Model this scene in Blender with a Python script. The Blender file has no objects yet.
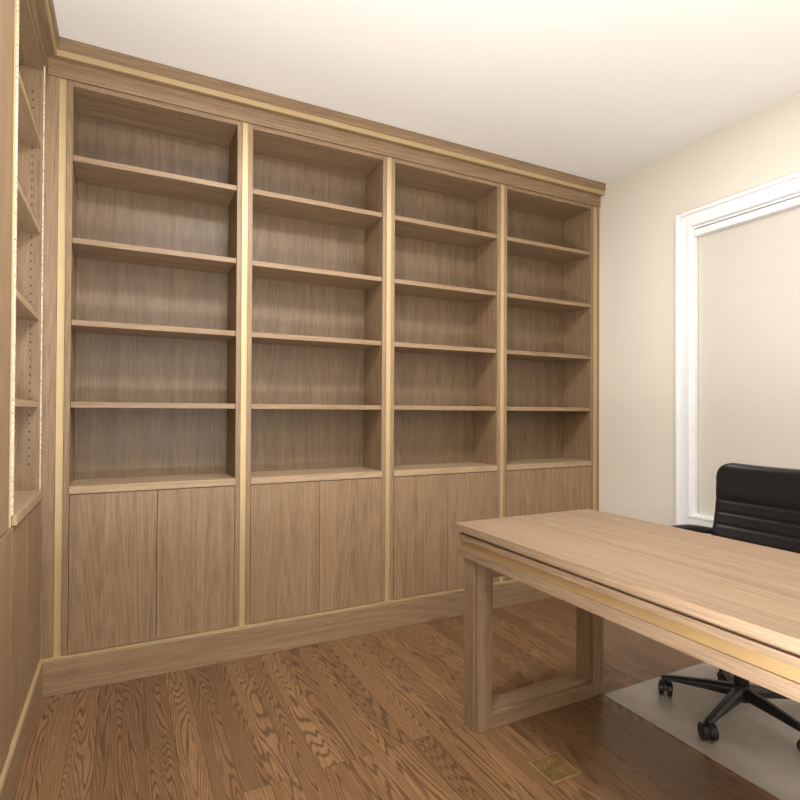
import bpy, bmesh, math, random
from mathutils import Matrix, Vector
random.seed(3)
S = bpy.context.scene
S.view_settings.view_transform = 'Standard'
COL = S.collection

# ------------------------------------------------------------------ materials
def newmat(name):
    m = bpy.data.materials.new(name); m.use_nodes = True
    nt = m.node_tree
    return m, nt, nt.nodes, nt.links, nt.nodes['Principled BSDF']

def wood(name, axis, light, dark, rough=0.5, contrast=1.0):
    m, nt, N, L, B = newmat(name)
    tc = N.new('ShaderNodeTexCoord'); oi = N.new('ShaderNodeObjectInfo')
    mul = N.new('ShaderNodeMath'); mul.operation = 'MULTIPLY'; mul.inputs[1].default_value = 37.0
    L.new(oi.outputs['Random'], mul.inputs[0])
    add = N.new('ShaderNodeVectorMath'); add.operation = 'ADD'
    L.new(tc.outputs['Object'], add.inputs[0]); L.new(mul.outputs[0], add.inputs[1])
    def mapping(a, b):
        mp = N.new('ShaderNodeMapping')
        s = [a, a, a]; s['XYZ'.index(axis)] = b
        mp.inputs['Scale'].default_value = s
        L.new(add.outputs[0], mp.inputs['Vector']); return mp
    def noise(mp, det, rgh=0.5):
        n = N.new('ShaderNodeTexNoise'); n.inputs['Scale'].default_value = 1.0
        n.inputs['Detail'].default_value = det; n.inputs['Roughness'].default_value = rgh
        L.new(mp.outputs[0], n.inputs['Vector']); return n
    n1 = noise(mapping(5.5, 0.35), 1.5, 0.35)
    mm = N.new('ShaderNodeMath'); mm.operation = 'MULTIPLY'; mm.inputs[1].default_value = 150
    L.new(n1.outputs['Fac'], mm.inputs[0])
    sn = N.new('ShaderNodeMath'); sn.operation = 'SINE'; L.new(mm.outputs[0], sn.inputs[0])
    ab = N.new('ShaderNodeMapRange'); ab.inputs['From Min'].default_value = -1; ab.inputs['From Max'].default_value = 1
    L.new(sn.outputs[0], ab.inputs['Value'])
    n2 = noise(mapping(360.0, 9.0), 3, 0.7)
    n3 = noise(mapping(24.0, 0.5), 5, 0.7)
    def mulc(sock, c):
        q = N.new('ShaderNodeMath'); q.operation = 'MULTIPLY'; q.inputs[1].default_value = c
        L.new(sock, q.inputs[0]); return q.outputs[0]
    def addn(a, b):
        q = N.new('ShaderNodeMath'); q.operation = 'ADD'; L.new(a, q.inputs[0]); L.new(b, q.inputs[1]); return q.outputs[0]
    tot = addn(addn(mulc(ab.outputs[0], 0.06*contrast), mulc(n2.outputs['Fac'], 0.60)), mulc(n3.outputs['Fac'], 0.35))
    r = N.new('ShaderNodeValToRGB')
    r.color_ramp.elements[0].position = 0.32; r.color_ramp.elements[0].color = (*dark, 1)
    r.color_ramp.elements[1].position = 0.69; r.color_ramp.elements[1].color = (*light, 1)
    L.new(tot, r.inputs[0]); L.new(r.outputs[0], B.inputs['Base Color'])
    B.inputs['Roughness'].default_value = rough
    bp = N.new('ShaderNodeBump'); bp.inputs['Strength'].default_value = 0.08; bp.inputs['Distance'].default_value = 0.001
    L.new(n2.outputs['Fac'], bp.inputs['Height']); L.new(bp.outputs[0], B.inputs['Normal'])
    return m

WL = (0.350, 0.233, 0.132); WD = (0.136, 0.083, 0.043)
wood_v = wood('oak_vertical', 'Z', WL, WD)
wood_x = wood('oak_lengthwise', 'X', WL, WD)
wood_y = wood('oak_crosswise', 'Y', WL, WD)
wood_back = wood('oak_back_shaded', 'Z', (0.240, 0.159, 0.091), (0.088, 0.054, 0.029))  # same oak darkened: shading inside the bays is put into the colour
wood_lt = wood('oak_pale_ledge', 'X', (0.46, 0.33, 0.20), (0.24, 0.162, 0.092))
desk_y = wood('desk_oak_long', 'Y', (0.315, 0.213, 0.129), (0.128, 0.081, 0.047), 0.62, 1.0)
desk_x = wood('desk_oak_short', 'X', (0.32, 0.214, 0.126), (0.13, 0.081, 0.046), 0.5)
desk_v = wood('desk_oak_upright', 'Z', (0.32, 0.214, 0.126), (0.13, 0.081, 0.046), 0.5)

def simple(name, col, rough=0.5, metal=0.0, nscale=0, namt=0.0, bump=0.0, bscale=200, alpha=1.0):
    m, nt, N, L, B = newmat(name)
    B.inputs['Roughness'].default_value = rough; B.inputs['Metallic'].default_value = metal
    B.inputs['Alpha'].default_value = alpha
    tc = N.new('ShaderNodeTexCoord')
    n = N.new('ShaderNodeTexNoise'); n.inputs['Scale'].default_value = nscale or 5; n.inputs['Detail'].default_value = 3
    L.new(tc.outputs['Object'], n.inputs['Vector'])
    r = N.new('ShaderNodeValToRGB')
    r.color_ramp.elements[0].position = 0.3; r.color_ramp.elements[1].position = 0.7
    r.color_ramp.elements[0].color = (*[c*(1-namt) for c in col], 1)
    r.color_ramp.elements[1].color = (*[min(1, c*(1+namt)) for c in col], 1)
    L.new(n.outputs['Fac'], r.inputs[0]); L.new(r.outputs[0], B.inputs['Base Color'])
    if bump:
        n2 = N.new('ShaderNodeTexNoise'); n2.inputs['Scale'].default_value = bscale; n2.inputs['Detail'].default_value = 4
        L.new(tc.outputs['Object'], n2.inputs['Vector'])
        bp = N.new('ShaderNodeBump'); bp.inputs['Strength'].default_value = bump; bp.inputs['Distance'].default_value = 0.002
        L.new(n2.outputs['Fac'], bp.inputs['Height']); L.new(bp.outputs[0], B.inputs['Normal'])
    return m

wall_m = simple('wall_paint', (0.71, 0.655, 0.57), 0.9, 0, 2, 0.01, 0.05, 250)
ceil_m = simple('ceiling_paint', (0.86, 0.845, 0.81), 0.9, 0, 2, 0.01, 0.03, 250)
white_m = simple('white_trim_paint', (0.80, 0.81, 0.82), 0.45, 0, 3, 0.01)
blind_m = simple('blind_fabric', (0.57, 0.53, 0.465), 0.95, 0, 4, 0.01)
gold_m = simple('satin_brass', (0.52, 0.39, 0.21), 0.5, 0.45, 8, 0.04)
gold_desk = simple('muted_brass_band', (0.38, 0.25, 0.115), 0.48, 0.5, 8, 0.06)
brass_m = simple('aged_brass', (0.28, 0.18, 0.07), 0.36, 0.65, 30, 0.25, 0.1, 80)
brass_rim = simple('worn_brass_rim', (0.45, 0.31, 0.14), 0.32, 0.7, 30, 0.15)
edge_m = simple('edge_sheen_painted', (0.62, 0.51, 0.38), 0.8, 0, 160, 0.6, 0.3, 300)  # grazing reflection on oak front edges, painted as pale speckle
hole_m = simple('hole_dark', (0.02, 0.014, 0.01), 0.9)
leather = simple('black_leather', (0.009, 0.009, 0.010), 0.30, 0, 30, 0.15, 0.15, 180)
plastic = simple('black_plastic', (0.012, 0.012, 0.013), 0.32, 0, 30, 0.1)
steel = simple('chrome_steel', (0.5, 0.5, 0.5), 0.2, 1.0)
mat_m = simple('mat_vinyl', (0.53, 0.475, 0.42), 0.22, 0, 7, 0.10, 0.12, 300, alpha=.72)
glass_m = simple('window_glass', (0.5, 0.55, 0.6), 0.05)

def floor_mat():
    m, nt, N, L, B = newmat('oak_plank_floor')
    tc = N.new('ShaderNodeTexCoord')
    sp = N.new('ShaderNodeSeparateXYZ'); L.new(tc.outputs['Object'], sp.inputs[0])
    cb = N.new('ShaderNodeCombineXYZ'); L.new(sp.outputs['Y'], cb.inputs['X']); L.new(sp.outputs['X'], cb.inputs['Y'])
    br = N.new('ShaderNodeTexBrick')
    br.inputs['Scale'].default_value = 1.0; br.inputs['Brick Width'].default_value = 1.7
    br.inputs['Row Height'].default_value = 0.083; br.inputs['Mortar Size'].default_value = 0.0009
    br.inputs['Mortar Smooth'].default_value = 0.3
    br.offset = 0.37; br.offset_frequency = 3; br.squash = 1.0
    br.inputs['Color1'].default_value = (0, 0, 0, 1); br.inputs['Color2'].default_value = (1, 1, 1, 1)
    br.inputs['Mortar'].default_value = (0.5, 0.5, 0.5, 1)
    L.new(cb.outputs[0], br.inputs['Vector'])
    rnd = N.new('ShaderNodeSeparateColor'); L.new(br.outputs['Color'], rnd.inputs[0])
    m60 = N.new('ShaderNodeMath'); m60.operation = 'MULTIPLY'; m60.inputs[1].default_value = 61
    L.new(rnd.outputs[0], m60.inputs[0])
    cz = N.new('ShaderNodeCombineXYZ'); L.new(sp.outputs['X'], cz.inputs['X']); L.new(sp.outputs['Y'], cz.inputs['Y']); L.new(m60.outputs[0], cz.inputs['Z'])
    def mp(sx, sy):
        q = N.new('ShaderNodeMapping'); q.inputs['Scale'].default_value = (sx, sy, 1); L.new(cz.outputs[0], q.inputs['Vector']); return q
    a = mp(8.5, 0.65)
    n1 = N.new('ShaderNodeTexNoise'); n1.inputs['Scale'].default_value = 1; n1.inputs['Detail'].default_value = 2.0; n1.inputs['Roughness'].default_value = 0.35
    L.new(a.outputs[0], n1.inputs['Vector'])
    k = N.new('ShaderNodeMath'); k.operation = 'MULTIPLY'; k.inputs[1].default_value = 310; L.new(n1.outputs['Fac'], k.inputs[0])
    s = N.new('ShaderNodeMath'); s.operation = 'SINE'; L.new(k.outputs[0], s.inputs[0])
    rp = N.new('ShaderNodeMapRange'); rp.inputs['From Min'].default_value = 0.0; rp.inputs['From Max'].default_value = 0.9
    rp.inputs['To Max'].default_value = 1.3
    L.new(s.outputs[0], rp.inputs['Value'])
    b = mp(230, 9)
    n2 = N.new('ShaderNodeTexNoise'); n2.inputs['Scale'].default_value = 1; n2.inputs['Detail'].default_value = 4
    L.new(b.outputs[0], n2.inputs['Vector'])
    mm = N.new('ShaderNodeMath'); mm.operation = 'MULTIPLY'; mm.use_clamp = True; L.new(rp.outputs[0], mm.inputs[0]); L.new(n2.outputs['Fac'], mm.inputs[1])
    r1 = N.new('ShaderNodeValToRGB')
    r1.color_ramp.elements[0].color = (0.155, 0.080, 0.035, 1); r1.color_ramp.elements[1].color = (0.242, 0.132, 0.060, 1)
    L.new(rnd.outputs[0], r1.inputs[0])
    n3 = N.new('ShaderNodeMix'); n3.data_type = 'RGBA'; n3.blend_type = 'MULTIPLY'; n3.inputs['Factor'].default_value = 1
    r2 = N.new('ShaderNodeValToRGB'); r2.color_ramp.elements[0].color = (0.72, 0.70, 0.68, 1); r2.color_ramp.elements[1].color = (1.2, 1.2, 1.2, 1)
    r2.color_ramp.elements[0].position = 0.3; r2.color_ramp.elements[1].position = 0.7
    L.new(n2.outputs['Fac'], r2.inputs[0])
    L.new(r1.outputs[0], n3.inputs['A']); L.new(r2.outputs[0], n3.inputs['B'])
    mx = N.new('ShaderNodeMix'); mx.data_type = 'RGBA'; mx.blend_type = 'MIX'
    mx.inputs['B'].default_value = (0.045, 0.023, 0.011, 1)
    L.new(mm.outputs[0], mx.inputs['Factor']); L.new(n3.outputs['Result'], mx.inputs['A'])
    mo = N.new('ShaderNodeMix'); mo.data_type = 'RGBA'; mo.inputs['B'].default_value = (0.04, 0.021, 0.010, 1)
    L.new(br.outputs['Fac'], mo.inputs['Factor']); L.new(mx.outputs['Result'], mo.inputs['A'])
    L.new(mo.outputs['Result'], B.inputs['Base Color'])
    B.inputs['Roughness'].default_value = 0.34
    bp = N.new('ShaderNodeBump'); bp.inputs['Strength'].default_value = 0.12; bp.inputs['Distance'].default_value = 0.001
    L.new(n2.outputs['Fac'], bp.inputs['Height']); L.new(bp.outputs[0], B.inputs['Normal'])
    return m
floor_m = floor_mat()

# ------------------------------------------------------------------ helpers
def addbox(bm, b):
    x0, x1, y0, y1, z0, z1 = b
    v = [bm.verts.new(p) for p in ((x0,y0,z0),(x1,y0,z0),(x1,y1,z0),(x0,y1,z0),(x0,y0,z1),(x1,y0,z1),(x1,y1,z1),(x0,y1,z1))]
    for f in ((0,3,2,1),(4,5,6,7),(0,1,5,4),(1,2,6,5),(2,3,7,6),(3,0,4,7)):
        bm.faces.new([v[i] for i in f])

def finish(name, bm, mat, parent=None, bevel=0, smooth=False, loc=None, segs=2):
    bmesh.ops.recalc_face_normals(bm, faces=bm.faces)
    me = bpy.data.meshes.new(name); bm.to_mesh(me); bm.free()
    for p in me.polygons: p.use_smooth = smooth
    o = bpy.data.objects.new(name, me); COL.objects.link(o)
    if mat: me.materials.append(mat)
    if parent: o.parent = parent
    if loc: o.location = loc
    if bevel:
        md = o.modifiers.new('bevel', 'BEVEL'); md.width = bevel; md.segments = segs; md.limit_method = 'ANGLE'
    return o

def boxes(name, bl, mat, parent=None, bevel=0.0012, loc=None):
    bm = bmesh.new()
    for b in bl: addbox(bm, b)
    return finish(name, bm, mat, parent, bevel, loc=loc)
def each(name, bl, mat, parent, bevel=0.0012):
    return [boxes(name, [b], mat, parent, bevel) for b in bl]

def empty(name, loc, label, cat, rot=0, group=None):
    e = bpy.data.objects.new(name, None); e.empty_display_size = 0.1
    e.location = loc; e.rotation_euler = (0, 0, rot); COL.objects.link(e)
    e['label'] = label; e['category'] = cat
    if group: e['group'] = group
    return e
def tag(o, label, cat, group=None):
    o['label'] = label; o['category'] = cat
    if group: o['group'] = group
    return o
def struct(o, label, cat):
    o['kind'] = 'structure'; o['label'] = label; o['category'] = cat; return o

# ------------------------------------------------------------------ dimensions
D = 2.63; XL = -0.30; XR = 2.822; H = 2.68
YB = 2.925; XWL = -0.60; YF = -1.9
Z0 = 0.150; ZT = 2.537

# ------------------------------------------------------------------ room
struct(boxes('floor', [(XWL-.1, XR+.2, YF-.1, YB+.1, -.1, 0)], floor_m, bevel=0), 'warm brown oak plank floor with strong grain', 'floor')
struct(boxes('ceiling', [(XWL-.1, XR+.2, YF-.1, YB+.1, H, H+.1)], ceil_m, bevel=0), 'plain off-white painted ceiling', 'ceiling')
struct(boxes('wall_back', [(XWL-.1, XR+.2, YB, YB+.1, 0, H)], wall_m, bevel=0), 'cream painted wall behind the bookcases', 'wall')
struct(boxes('wall_left', [(XWL-.1, XWL, YF, YB, 0, H)], wall_m, bevel=0), 'cream painted wall behind the side bookcases', 'wall')
struct(boxes('wall_front', [(XWL-.1, XR+.2, YF-.1, YF, 0, H)], wall_m, bevel=0), 'cream painted plain wall', 'wall')
wy0, wy1, wz0, wz1 = 0.80, 1.965, 0.60, 2.205
struct(boxes('wall_right', [(XR, XR+.2, YF, wy0, 0, H), (XR, XR+.2, wy1, YB, 0, H),
        (XR, XR+.2, wy0, wy1, 0, wz0), (XR, XR+.2, wy0, wy1, wz1, H)], wall_m, bevel=0), 'cream painted wall with a window', 'wall')
struct(boxes('baseboard_right', [(XR-.015, XR, YF, 2.60, 0, .13), (XR-.022, XR, YF, 2.60, 0, .02)], white_m), 'white painted baseboard under the window', 'baseboard')

# window
win = empty('window_1', (XR, (wy0+wy1)/2, wz0), 'white cased window covered by a blind', 'window'); win['kind'] = 'structure'
cy = (wy0+wy1)/2; hw = (wy1-wy0)/2; hh = wz1-wz0
def ring(off, w, x0, x1):
    a = hw + off; zb = -off; zt = hh+off
    return [(x0, x1, -a-w, -a, zb-w, zt+w), (x0, x1, a, a+w, zb-w, zt+w),
            (x0, x1, -a, a, zb-w, zb), (x0, x1, -a, a, zt, zt+w)]
boxes('casing', ring(0, .088, -.014, -.0005), white_m, win, .0015)
boxes('casing_outer_bead', ring(.068, .022, -.025, -.0142), white_m, win, .005)
boxes('casing_inner_bead', ring(.002, .014, -.019, -.0142), white_m, win, .003)
boxes('jamb', [(0, .15, -hw, -hw+.010, 0, hh), (0, .15, hw-.010, hw, 0, hh), (0, .15, -hw+.010, hw-.010, 0, .008), (0, .15, -hw+.010, hw-.010, hh-.012, hh)], white_m, win, .001)
boxes('sash', [(.11, .14, -hw+.013, -hw+.06, .013, hh-.013), (.11, .14, hw-.06, hw-.013, .013, hh-.013),
               (.11, .14, -hw+.06, hw-.06, .013, .06), (.11, .14, -hw+.06, hw-.06, hh-.06, hh-.013), (.11, .14, -hw+.06, hw-.06, hh/2-.02, hh/2+.02)], white_m, win)
boxes('glass_pane', [(.123, .127, -hw+.06, hw-.06, .06, hh-.06)], glass_m, win, 0)
bl = empty('roller_blind', (XR, cy, wz0), 'beige fabric roller blind, fully lowered over the window', 'blind')
boxes('blind_cassette', [(.0, .06, -hw+.012, hw-.012, hh-.054, hh-.018)], white_m, bl, .004)
boxes('blind_fabric', [(.034, .036, -hw+.014, hw-.014, .018, hh-.054)], blind_m, bl, 0)
boxes('bottom_rail', [(.030, .040, -hw+.014, hw-.014, .0085, .020)], blind_m, bl, .003)

# ------------------------------------------------------------------ bookcases
shelf_z = [2.207, 1.862, 1.518, 1.174]   # undersides
def bookcase(loc, rot, W, label, group, back=0.262, pale=False):
    e = empty('bookcase', loc, label, 'bookcase', rot, group)
    h = W/2; t = 0.022
    for s in (-1, 1):
        x0, x1 = (-h, -h+t) if s < 0 else (h-t, h)
        boxes('side_panel', [(x0, x1, 0, back+.01, Z0+.001, ZT)], wood_v, e)
    boxes('top_panel', [(-h+t, h-t, 0, back, ZT-.022, ZT)], wood_x, e)
    boxes('sill_panel', [(-h+t, h-t, -.012 if pale else -.006, back, .815, .847)], wood_lt, e)
    boxes('bottom_panel', [(-h+t, h-t, .022, back, Z0+.001, Z0+.02)], wood_x, e)
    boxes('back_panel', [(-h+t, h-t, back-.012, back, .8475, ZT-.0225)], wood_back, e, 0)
    for z in shelf_z:
        boxes('shelf', [(-h+t+.001, h-t-.001, .006, back-.013, z, z+.024)], wood_lt if pale else wood_x, e, .0015)
    for s in (-1, 1):
        x0, x1 = (-h+t+.0018, -.0011) if s < 0 else (.0011, h-t-.0018)
        boxes('door', [(x0, x1, -.001, .018, .154, .8125), ], wood_v, e, .0008)
    bm = bmesh.new()
    for s in (-1, 1):
        for y in (.035, .215):
            z = .95
            while z < 2.45:
                if min(abs(z-q-.012) for q in shelf_z) > .02:
                    m = Matrix.Translation((s*(h-t-.0004), y, z)) @ Matrix.Rotation(math.pi/2, 4, 'Y')
                    bmesh.ops.create_circle(bm, cap_ends=True, radius=.0032, segments=8, matrix=m)
                z += .032
    o = finish('shelf_pin_holes', bm, hole_m, e); o['kind'] = 'stuff'
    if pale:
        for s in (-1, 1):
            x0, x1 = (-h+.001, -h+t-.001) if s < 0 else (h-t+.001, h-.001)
            boxes('edge_sheen_band', [(x0, x1, -.004, -.0002, .848, ZT-.001)], edge_m, e, 0)  # strip added to carry the painted sheen
    return e

G = [-.240, .501, 1.260, 2.017, 2.782]
for i in range(4):
    bookcase(((G[i]+G[i+1])/2, D, 0), 0, G[i+1]-G[i]-.0285, 'built-in light oak bookcase with four shelves and two lower doors', 'bookcases along the long wall')
SW = 0.622
c0 = 2.585-SW/2
bookcase((XL, c0, 0), math.pi/2, SW, 'narrower light oak bookcase against the side wall, pale shelf edges', 'bookcases along the side wall', pale=True)
# plain upright bay between the side bookcases
py1 = c0-SW/2-.029; py0 = py1-.30
up = empty('upright_panel', (XL, (py0+py1)/2, 0), 'plain tall oak upright panel beside the side bookcase', 'panel')
boxes('upper_panel', [(-.02, 0, -.15, .15, .816, ZT)], wood_v, up)
boxes('lower_panel', [(-.02, .004, -.148, .177, .158, .811)], wood_v, up)
boxes('backing', [(-.28, -.0205, -.15, .15, Z0+.001, ZT)], wood_v, up, 0)
c2 = py0-.0285-SW/2
bookcase((XL, c2, 0), math.pi/2, SW, 'narrower light oak bookcase against the side wall, pale shelf edges', 'bookcases along the side wall', pale=True)

# gold strips (shallow channel profile)
def strip(loc, rot, w, za=Z0+.001, nm='brass_strip'):
    pts = [(-w/2, .02), (-w/2, -.001), (-w/2+.003, -.001), (-w/2+.003, .002), (w/2-.003, .002), (w/2-.003, -.001), (w/2, -.001), (w/2, .02)]
    bm = bmesh.new()
    lo = [bm.verts.new((x, y, za)) for x, y in pts]; hi = [bm.verts.new((x, y, ZT)) for x, y in pts]
    bm.faces.new(lo); bm.faces.new(hi)
    for i in range(len(pts)):
        j = (i+1) % len(pts); bm.faces.new((lo[i], lo[j], hi[j], hi[i]))
    o = finish(nm, bm, gold_m, None, 0, loc=loc); o.rotation_euler = (0, 0, rot)
    return tag(o, 'satin brass vertical metal strip between the bookcases', 'metal strip', 'brass strips between bookcases')
for g in G:
    strip((g, D, 0), 0, .0265)
strip((XL, c0-SW/2-.01425, 0), math.pi/2, .0265, .816)
strip((XL, py0-.01425, 0), math.pi/2, .0265)

tag(boxes('filler_panel', [(G[4]+.0145, XR-.001, D, D+.02, Z0+.001, ZT)], wood_v), 'slim oak filler strip against the wall', 'filler panel')
bm = bmesh.new()
pts = [(XL-.02, D+.02), (XL-.02, 2.587), (XL, 2.587), (XL, D), (G[0]-.0145, D), (G[0]-.0145, D+.02)]
lo = [bm.verts.new((x, y, Z0+.001)) for x, y in pts]; hi = [bm.verts.new((x, y, ZT)) for x, y in pts]
bm.faces.new(lo); bm.faces.new(hi)
for i in range(6):
    j = (i+1) % 6; bm.faces.new((lo[i], lo[j], hi[j], hi[i]))
tag(finish('corner_filler', bm, wood_v), 'oak corner filler joining the two rows of bookcases', 'filler panel')

# ---- mitred L sweep
YE = c2-SW/2
def lsweep(name, prof, mats, parent=None, bevel=0):
    bm = bmesh.new()
    rings_ = []
    for st in range(3):
        rr = []
        for (p, z) in prof:
            if st == 0: c = (XR-.001, D-p, z)
            elif st == 1: c = (XL+p, D-p, z)
            else: c = (XL+p, YE, z)
            rr.append(bm.verts.new(c))
        rings_.append(rr)
    n = len(prof)
    for a in range(2):
        for i in range(n):
            j = (i+1) % n
            f = bm.faces.new((rings_[a][i], rings_[a][j], rings_[a+1][j], rings_[a+1][i]))
            f.material_index = a if len(mats) > 1 else 0
    bm.faces.new(rings_[0]); bm.faces.new(rings_[2])
    o = finish(name, bm, None, parent, bevel)
    for m in mats: o.data.materials.append(m)
    return o

zc = H-.001
crown = lsweep('crown_molding', [(-.02, ZT+.001), (.008, ZT+.001), (.008, 2.606), (.034, 2.608), (.034, 2.630), (.044, 2.631), (.050, 2.636), (.050, zc), (-.02, zc)], [wood_x, wood_y])
tag(crown, 'oak crown molding above the bookcases with gold inlay', 'crown molding')
lsweep('gold_inlay', [(.0342, 2.6055), (.042, 2.6055), (.042, 2.6300), (.0342, 2.6298)], [gold_m], crown)
pl = lsweep('cabinet_plinth', [(-.02, .001), (.012, .001), (.012, .138), (.008, .1425), (-.02, .1425)], [wood_x, wood_y])
tag(pl, 'tall oak plinth below the bookcase doors, brass top edge', 'plinth')
lsweep('gold_inlay', [(-.02, .143), (.011, .143), (.011, .1505), (-.0, .1505), (-.02, .1505)], [gold_m], pl)

# ------------------------------------------------------------------ desk
dx0, dx1, dy1, dy0, dh = 1.118, 1.806, 1.745, 0.06, 0.745
desk = empty('desk', ((dx0+dx1)/2, (dy0+dy1)/2, 0), 'rectangular light oak desk with open frame legs and gold band', 'desk')
a = (dx1-dx0)/2; b = (dy1-dy0)/2
boxes('desktop', [(-a, a, -b, b, dh-.026, dh)], desk_y, desk, .0012)
def rim(off, z0, z1, t=.02):
    A, B_ = a-off, b-off
    return [(-A, -A+t, -B_, B_, z0, z1), (A-t, A, -B_, B_, z0, z1)], [(-A+t, A-t, -B_, -B_+t, z0, z1), (-A+t, A-t, B_-t, B_, z0, z1)]
for off, z0, z1 in ((.018, dh-.038, dh-.0265), (.009, dh-.058, dh-.0385), (.011, dh-.122, dh-.0885)):
    l, s = rim(off, z0, z1)
    each('apron_rail', l, desk_y, desk, .0008)
    each('apron_end', s, desk_x, desk, .0008)
l, s = rim(.016, dh-.088, dh-.0585, .012)
each('gold_band', l+s, gold_desk, desk, .0006)
boxes('under_panel', [(-a+.042, a-.042, -b+.042, b-.042, dh-.10, dh-.0265)], desk_y, desk, 0)
lx = a-.030; sw = .058; sn = .018; sd = .092
zt = dh-.1225
for s in (1, -1):
    yc = s*(b-.022-sd/2)
    lg = empty('leg', (0, yc, 0), '', ''); del lg['label']; del lg['category']; lg.parent = desk
    y0, y1 = -sd/2, sd/2
    r0 = .016
    for q in (-1, 1):
        o0, o1 = sorted((q*lx, q*(lx-sw))); i0, i1 = sorted((q*(lx-sw), q*(lx-sw-sn))); e0, e1 = sorted((q*(lx+.010), q*lx))
        boxes('leg_post', [(o0, o1, y0, y1, .001, zt), (i0, i1, y0+r0, y1-r0, .061, zt-.061), (e0, e1, y0+r0, y1-r0, .001, zt)], desk_v, lg, .0012)
    boxes('leg_rail', [(-lx+sw, lx-sw, y0+.0003, y1-.0003, .001, .056), (-lx+sw+sn, lx-sw-sn, y0+r0, y1-r0, .056, .074)], desk_x, lg, .0012)
    boxes('leg_rail', [(-lx+sw, lx-sw, y0+.0003, y1-.0003, zt-.056, zt-.0005), (-lx+sw+sn, lx-sw-sn, y0+r0, y1-r0, zt-.074, zt-.056)], desk_x, lg, .0012)

# ------------------------------------------------------------------ floor outlet
fo = empty('floor_outlet', (1.262, 1.362, 0), 'square aged brass floor outlet cover', 'floor outlet')
boxes('cover_plate', [(-.061, .061, -.061, .061, .0005, .0045)], brass_rim, fo, .0015)
boxes('flip_lid', [(-.052, .052, .0015, .052, .0047, .0070)], brass_m, fo, .001)
boxes('flip_lid', [(-.052, .052, -.052, -.0015, .0047, .0070)], brass_m, fo, .001)
for sy in (-1, 1):
    bm = bmesh.new()
    bmesh.ops.create_cone(bm, cap_ends=True, radius1=.005, radius2=.005, depth=.002, segments=16, matrix=Matrix.Translation((0, sy*.027, .0082)))
    finish('lid_screw', bm, brass_rim, fo)

# ------------------------------------------------------------------ chair mat
def rrect(x0, x1, y0, y1, r, n=6):
    pts = []
    for cx, cy_, a0 in ((x1-r, y1-r, 0), (x0+r, y1-r, 90), (x0+r, y0+r, 180), (x1-r, y0+r, 270)):
        for k in range(n+1):
            t = math.radians(a0+90*k/n); pts.append((cx+r*math.cos(t), cy_+r*math.sin(t)))
    return pts
bm = bmesh.new()
vs = [bm.verts.new((x, y, .0005)) for x, y in rrect(1.770, 2.72, .35, 1.624, .015)]
f = bm.faces.new(vs)
r_ = bmesh.ops.extrude_face_region(bm, geom=[f])
bmesh.ops.translate(bm, vec=(0, 0, .0028), verts=[v for v in r_['geom'] if isinstance(v, bmesh.types.BMVert)])
cm = finish('chair_mat', bm, mat_m, None, .001)
tag(cm, 'translucent grey-beige vinyl chair mat on the wood floor', 'chair mat')

# ------------------------------------------------------------------ office chair
CZ = .0035
ch = empty('office_chair', (2.113, 1.269, CZ), 'black leather swivel office chair with armrests, behind the desk', 'office chair')

def pad(name, fn_center, hw_, length, thick, corner, ribs, parent, nu=40, nv=48):
    bm = bmesh.new()
    front, back = [], []
    for j in range(nv+1):
        t = .5-.5*math.cos(math.pi*j/nv)
        d = min(t, 1-t)*length
        w = hw_ if d >= corner else hw_-corner+math.sqrt(max(0, corner**2-(corner-d)**2))
        c, nrm = fn_center(t)
        fr, bk = [], []
        endf = min(1, d/.035); endf = math.sqrt(max(0, 1-(1-endf)**2))
        for i in range(nu+1):
            s = -math.cos(math.pi*i/nu)
            y = s*w
            e = min(1, (1-abs(s))*w/.03); e = math.sqrt(max(0, 1-(1-e)**2))
            h = thick*(.25+.75*endf*e)
            if ribs: h -= ribs(t, s)*e
            if j in (0, nv) or i in (0, nu): h = thick*.25
            curve = .03*(s*s)
            p = Vector(c)+Vector(nrm)*(curve)
            fr.append(bm.verts.new(p+Vector((0, y, 0))+Vector(nrm)*h))
            bk.append(bm.verts.new(p+Vector((0, y, 0))-Vector(nrm)*(thick*.2+thick*.3*endf*e)))
        front.append(fr); back.append(bk)
    for j in range(nv):
        for i in range(nu):
            bm.faces.new((front[j][i], front[j][i+1], front[j+1][i+1], front[j+1][i]))
            bm.faces.new((back[j][i], back[j+1][i], back[j+1][i+1], back[j][i+1]))
    for j in range(nv):
        bm.faces.new((front[j][0], front[j+1][0], back[j+1][0], back[j][0]))
        bm.faces.new((front[j][nu], back[j][nu], back[j+1][nu], front[j+1][nu]))
    for i in range(nu):
        bm.faces.new((front[0][i], back[0][i], back[0][i+1], front[0][i+1]))
        bm.faces.new((front[nv][i], front[nv][i+1], back[nv][i+1], back[nv][i]))
    return finish(name, bm, leather, parent, 0, True)

def back_c(t):
    z = .50+.438*t; x = .195+.08*t+.03*math.sin(math.pi*t)
    ang = math.radians(12)
    return (x, 0, z), (-math.cos(ang), 0, math.sin(ang))
def back_ribs(t, s):
    q = 0
    for c in (.14, .26, .38, .50, .62):
        q = max(q, math.exp(-((t-c)/.010)**2))
    q2 = .005/(1+math.exp(-(.66-t)/.012)) if t > .1 else 0
    return .0045*q+q2
pad('backrest', back_c, .243, .44, .055, .075, back_ribs, ch, 44, 120)
def seat_c(t):
    x = .23-.48*t
    z = .455+.012*math.sin(math.pi*t)-.02*max(0, t-.8)*5*max(0, t-.8)
    return (x, 0, z), (0, 0, 1)
def seat_ribs(t, s):
    return .008*max(math.exp(-((t-c)/.012)**2) for c in (.25, .4, .55))
pad('seat', seat_c, .25, .48, .06, .07, seat_ribs, ch, 40, 80)
boxes('seat_pan', [(-.16, .16, -.15, .15, .405, .44)], plastic, ch, .008)

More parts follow.
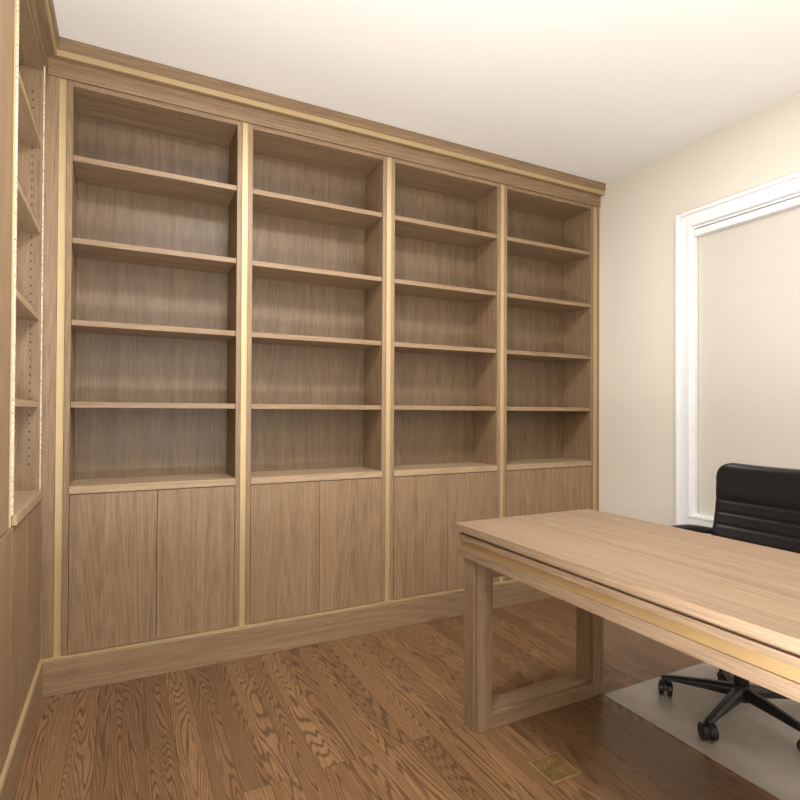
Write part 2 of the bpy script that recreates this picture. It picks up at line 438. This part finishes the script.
def tube(name, pts, radii, mat, parent, flat=1.0):
    cu = bpy.data.curves.new(name, 'CURVE'); cu.dimensions = '3D'; cu.bevel_depth = 1.0; cu.bevel_resolution = 4; cu.use_fill_caps = True
    sp = cu.splines.new('BEZIER'); sp.bezier_points.add(len(pts)-1)
    for q, p, r in zip(sp.bezier_points, pts, radii):
        q.co = p; q.radius = r; q.handle_left_type = q.handle_right_type = 'AUTO'
    ob = bpy.data.objects.new(name, cu); COL.objects.link(ob)
    dg = bpy.context.evaluated_depsgraph_get(); me = bpy.data.meshes.new_from_object(ob.evaluated_get(dg))
    bpy.data.objects.remove(ob)
    for p in me.polygons: p.use_smooth = True
    me.materials.clear(); me.materials.append(mat)
    o = bpy.data.objects.new(name, me); COL.objects.link(o); o.parent = parent
    return o
tube('back_bracket', [(.05, 0, .415), (.22, 0, .41), (.275, 0, .47), (.30, 0, .62)], [.02, .022, .022, .018], plastic, ch)
for s in (-1, 1):
    arm = tube('armrest', [(-.10, s*.24, .42), (-.08, s*.285, .50), (-.06, s*.290, .645)], [.014, .017, .014], plastic, ch)
    tube('arm_pad', [(-.13, s*.290, .652), (-.05, s*.290, .656), (.10, s*.285, .655), (.225, s*.24, .638)], [.014, .019, .018, .014], plastic, arm)
def cyl(name, r1, r2, z0, z1, mat, parent, loc=(0, 0, 0), rot=None, seg=28, bev=.002):
    bm = bmesh.new()
    m = Matrix.Translation((0, 0, (z0+z1)/2))
    if rot: m = rot @ m
    bmesh.ops.create_cone(bm, cap_ends=True, radius1=r1, radius2=r2, depth=z1-z0, segments=seg, matrix=m)
    return finish(name, bm, mat, parent, bev, True, loc)
cyl('gas_lift', .026, .024, .12, .30, plastic, ch)
cyl('lift_rod', .014, .014, .30, .406, steel, ch)
# star base
bm = bmesh.new()
bmesh.ops.create_cone(bm, cap_ends=True, radius1=.038, radius2=.032, depth=.055, segments=28, matrix=Matrix.Translation((0, 0, .098)))
angs = [118+72*k for k in range(5)]
for an in angs:
    R = Matrix.Rotation(math.radians(an), 4, 'Z')
    prof = [(.02, .022, .080, .122), (.12, .018, .077, .110), (.22, .015, .072, .094), (.268, .015, .068, .084), (.281, .009, .070, .081)]
    rings2 = []
    for x, hw2, z0, z1 in prof:
        m_ = (z0*.35+z1*.65)
        pts = [(x, -hw2, z0), (x, hw2, z0), (x, hw2, m_), (x, hw2*.5, z1), (x, -hw2*.5, z1), (x, -hw2, m_)]
        rings2.append([bm.verts.new(R @ Vector(p)) for p in pts])
    for q in range(len(prof)-1):
        for i in range(6):
            j = (i+1) % 6
            bm.faces.new((rings2[q][i], rings2[q][j], rings2[q+1][j], rings2[q+1][i]))
    bm.faces.new(rings2[0]); bm.faces.new(rings2[-1])
star = finish('star_base', bm, plastic, ch, .003)
def caster_mesh():
    bm = bmesh.new()
    RX = Matrix.Rotation(math.pi/2, 4, 'X')
    for s in (-1, 1):
        bmesh.ops.create_cone(bm, cap_ends=True, radius1=.029, radius2=.029, depth=.017, segments=28, matrix=Matrix.Translation((.012, s*.0155, .0292)) @ RX)
        bmesh.ops.create_cone(bm, cap_ends=True, radius1=.016, radius2=.016, depth=.003, segments=20, matrix=Matrix.Translation((.012, s*.0255, .0292)) @ RX)
    n = 14; prev = None
    for k in range(n+1):
        t = math.radians(-10+190*k/n)
        ring3 = []
        for (r, y) in ((.031, -.007), (.034, -.004), (.034, .004), (.031, .007), (.010, .007), (.010, -.007)):
            ring3.append(bm.verts.new((.012+r*math.cos(t), y, .0292+r*math.sin(t))))
        if prev:
            for i in range(6):
                j = (i+1) % 6
                bm.faces.new((prev[i], prev[j], ring3[j], ring3[i]))
        else: bm.faces.new(ring3)
        prev = ring3
    bm.faces.new(prev)
    bmesh.ops.create_cone(bm, cap_ends=True, radius1=.009, radius2=.009, depth=.03, segments=16, matrix=Matrix.Translation((-.004, 0, .062)))
    bmesh.ops.recalc_face_normals(bm, faces=bm.faces)
    me = bpy.data.meshes.new('caster'); bm.to_mesh(me); bm.free(); me.materials.append(plastic); return me
cme = caster_mesh()
for k, an in enumerate(angs):
    o = bpy.data.objects.new('caster', cme); COL.objects.link(o); o.parent = star
    t = math.radians(an); o.location = (.264*math.cos(t), .264*math.sin(t), 0)
    o.rotation_euler = (0, 0, math.radians([35, 60, 150, 250, 300][k]))
    md = o.modifiers.new('bevel', 'BEVEL'); md.width = .003; md.segments = 2; md.limit_method = 'ANGLE'

# ------------------------------------------------------------------ lights
def area(name, loc, size, power, col, rot=(0, 0, 0), shape='DISK', sy=None):
    l = bpy.data.lights.new(name, 'AREA'); l.shape = shape; l.size = size
    if sy: l.size_y = sy
    l.energy = power; l.color = col
    o = bpy.data.objects.new(name, l); o.location = loc; o.rotation_euler = rot; COL.objects.link(o); return o
wh = (1.0, .995, .985); cool = (.98, .99, 1.0)
area('ceiling_light', (0.55, 1.30, 2.66), .45, 40, wh)
area('ceiling_light', (1.65, 1.40, 2.66), .40, 12, wh)
area('ceiling_light', (0.25, -.6, 2.66), .5, 25, wh)
area('ceiling_light', (1.5, -1.0, 2.66), .5, 6, wh)
# added unseen fill aimed up to brighten the ceiling, low near the camera
area('ceiling_fill', (0.35, 0.22, .50), .9, 92, cool, rot=(math.pi, 0, 0))
def point(loc, p, r):
    l = bpy.data.lights.new('fill_point', 'POINT'); l.energy = p; l.shadow_soft_size = r; l.color = cool
    o = bpy.data.objects.new('fill_point', l); o.location = loc; COL.objects.link(o)
point((0.3, -1.1, 1.95), 36, .35)  # added unseen fill behind the camera, no real lamp there

w = bpy.data.worlds.new('world'); S.world = w; w.use_nodes = True
w.node_tree.nodes['Background'].inputs[0].default_value = (.8, .85, 1, 1)
w.node_tree.nodes['Background'].inputs[1].default_value = .4

# ------------------------------------------------------------------ camera
cam = bpy.data.cameras.new('camera'); co = bpy.data.objects.new('camera', cam); COL.objects.link(co)
cam.sensor_width = 36; cam.lens = 543/800*36; cam.shift_y = 0.009; cam.clip_start = .02
M = Matrix.Translation((0, 0, 1.163)) @ Matrix.Rotation(math.radians(-26.86), 4, 'Z') @ Matrix.Rotation(math.radians(90.5), 4, 'X') @ Matrix.Rotation(.005, 4, 'Z')
co.matrix_world = M
S.camera = co
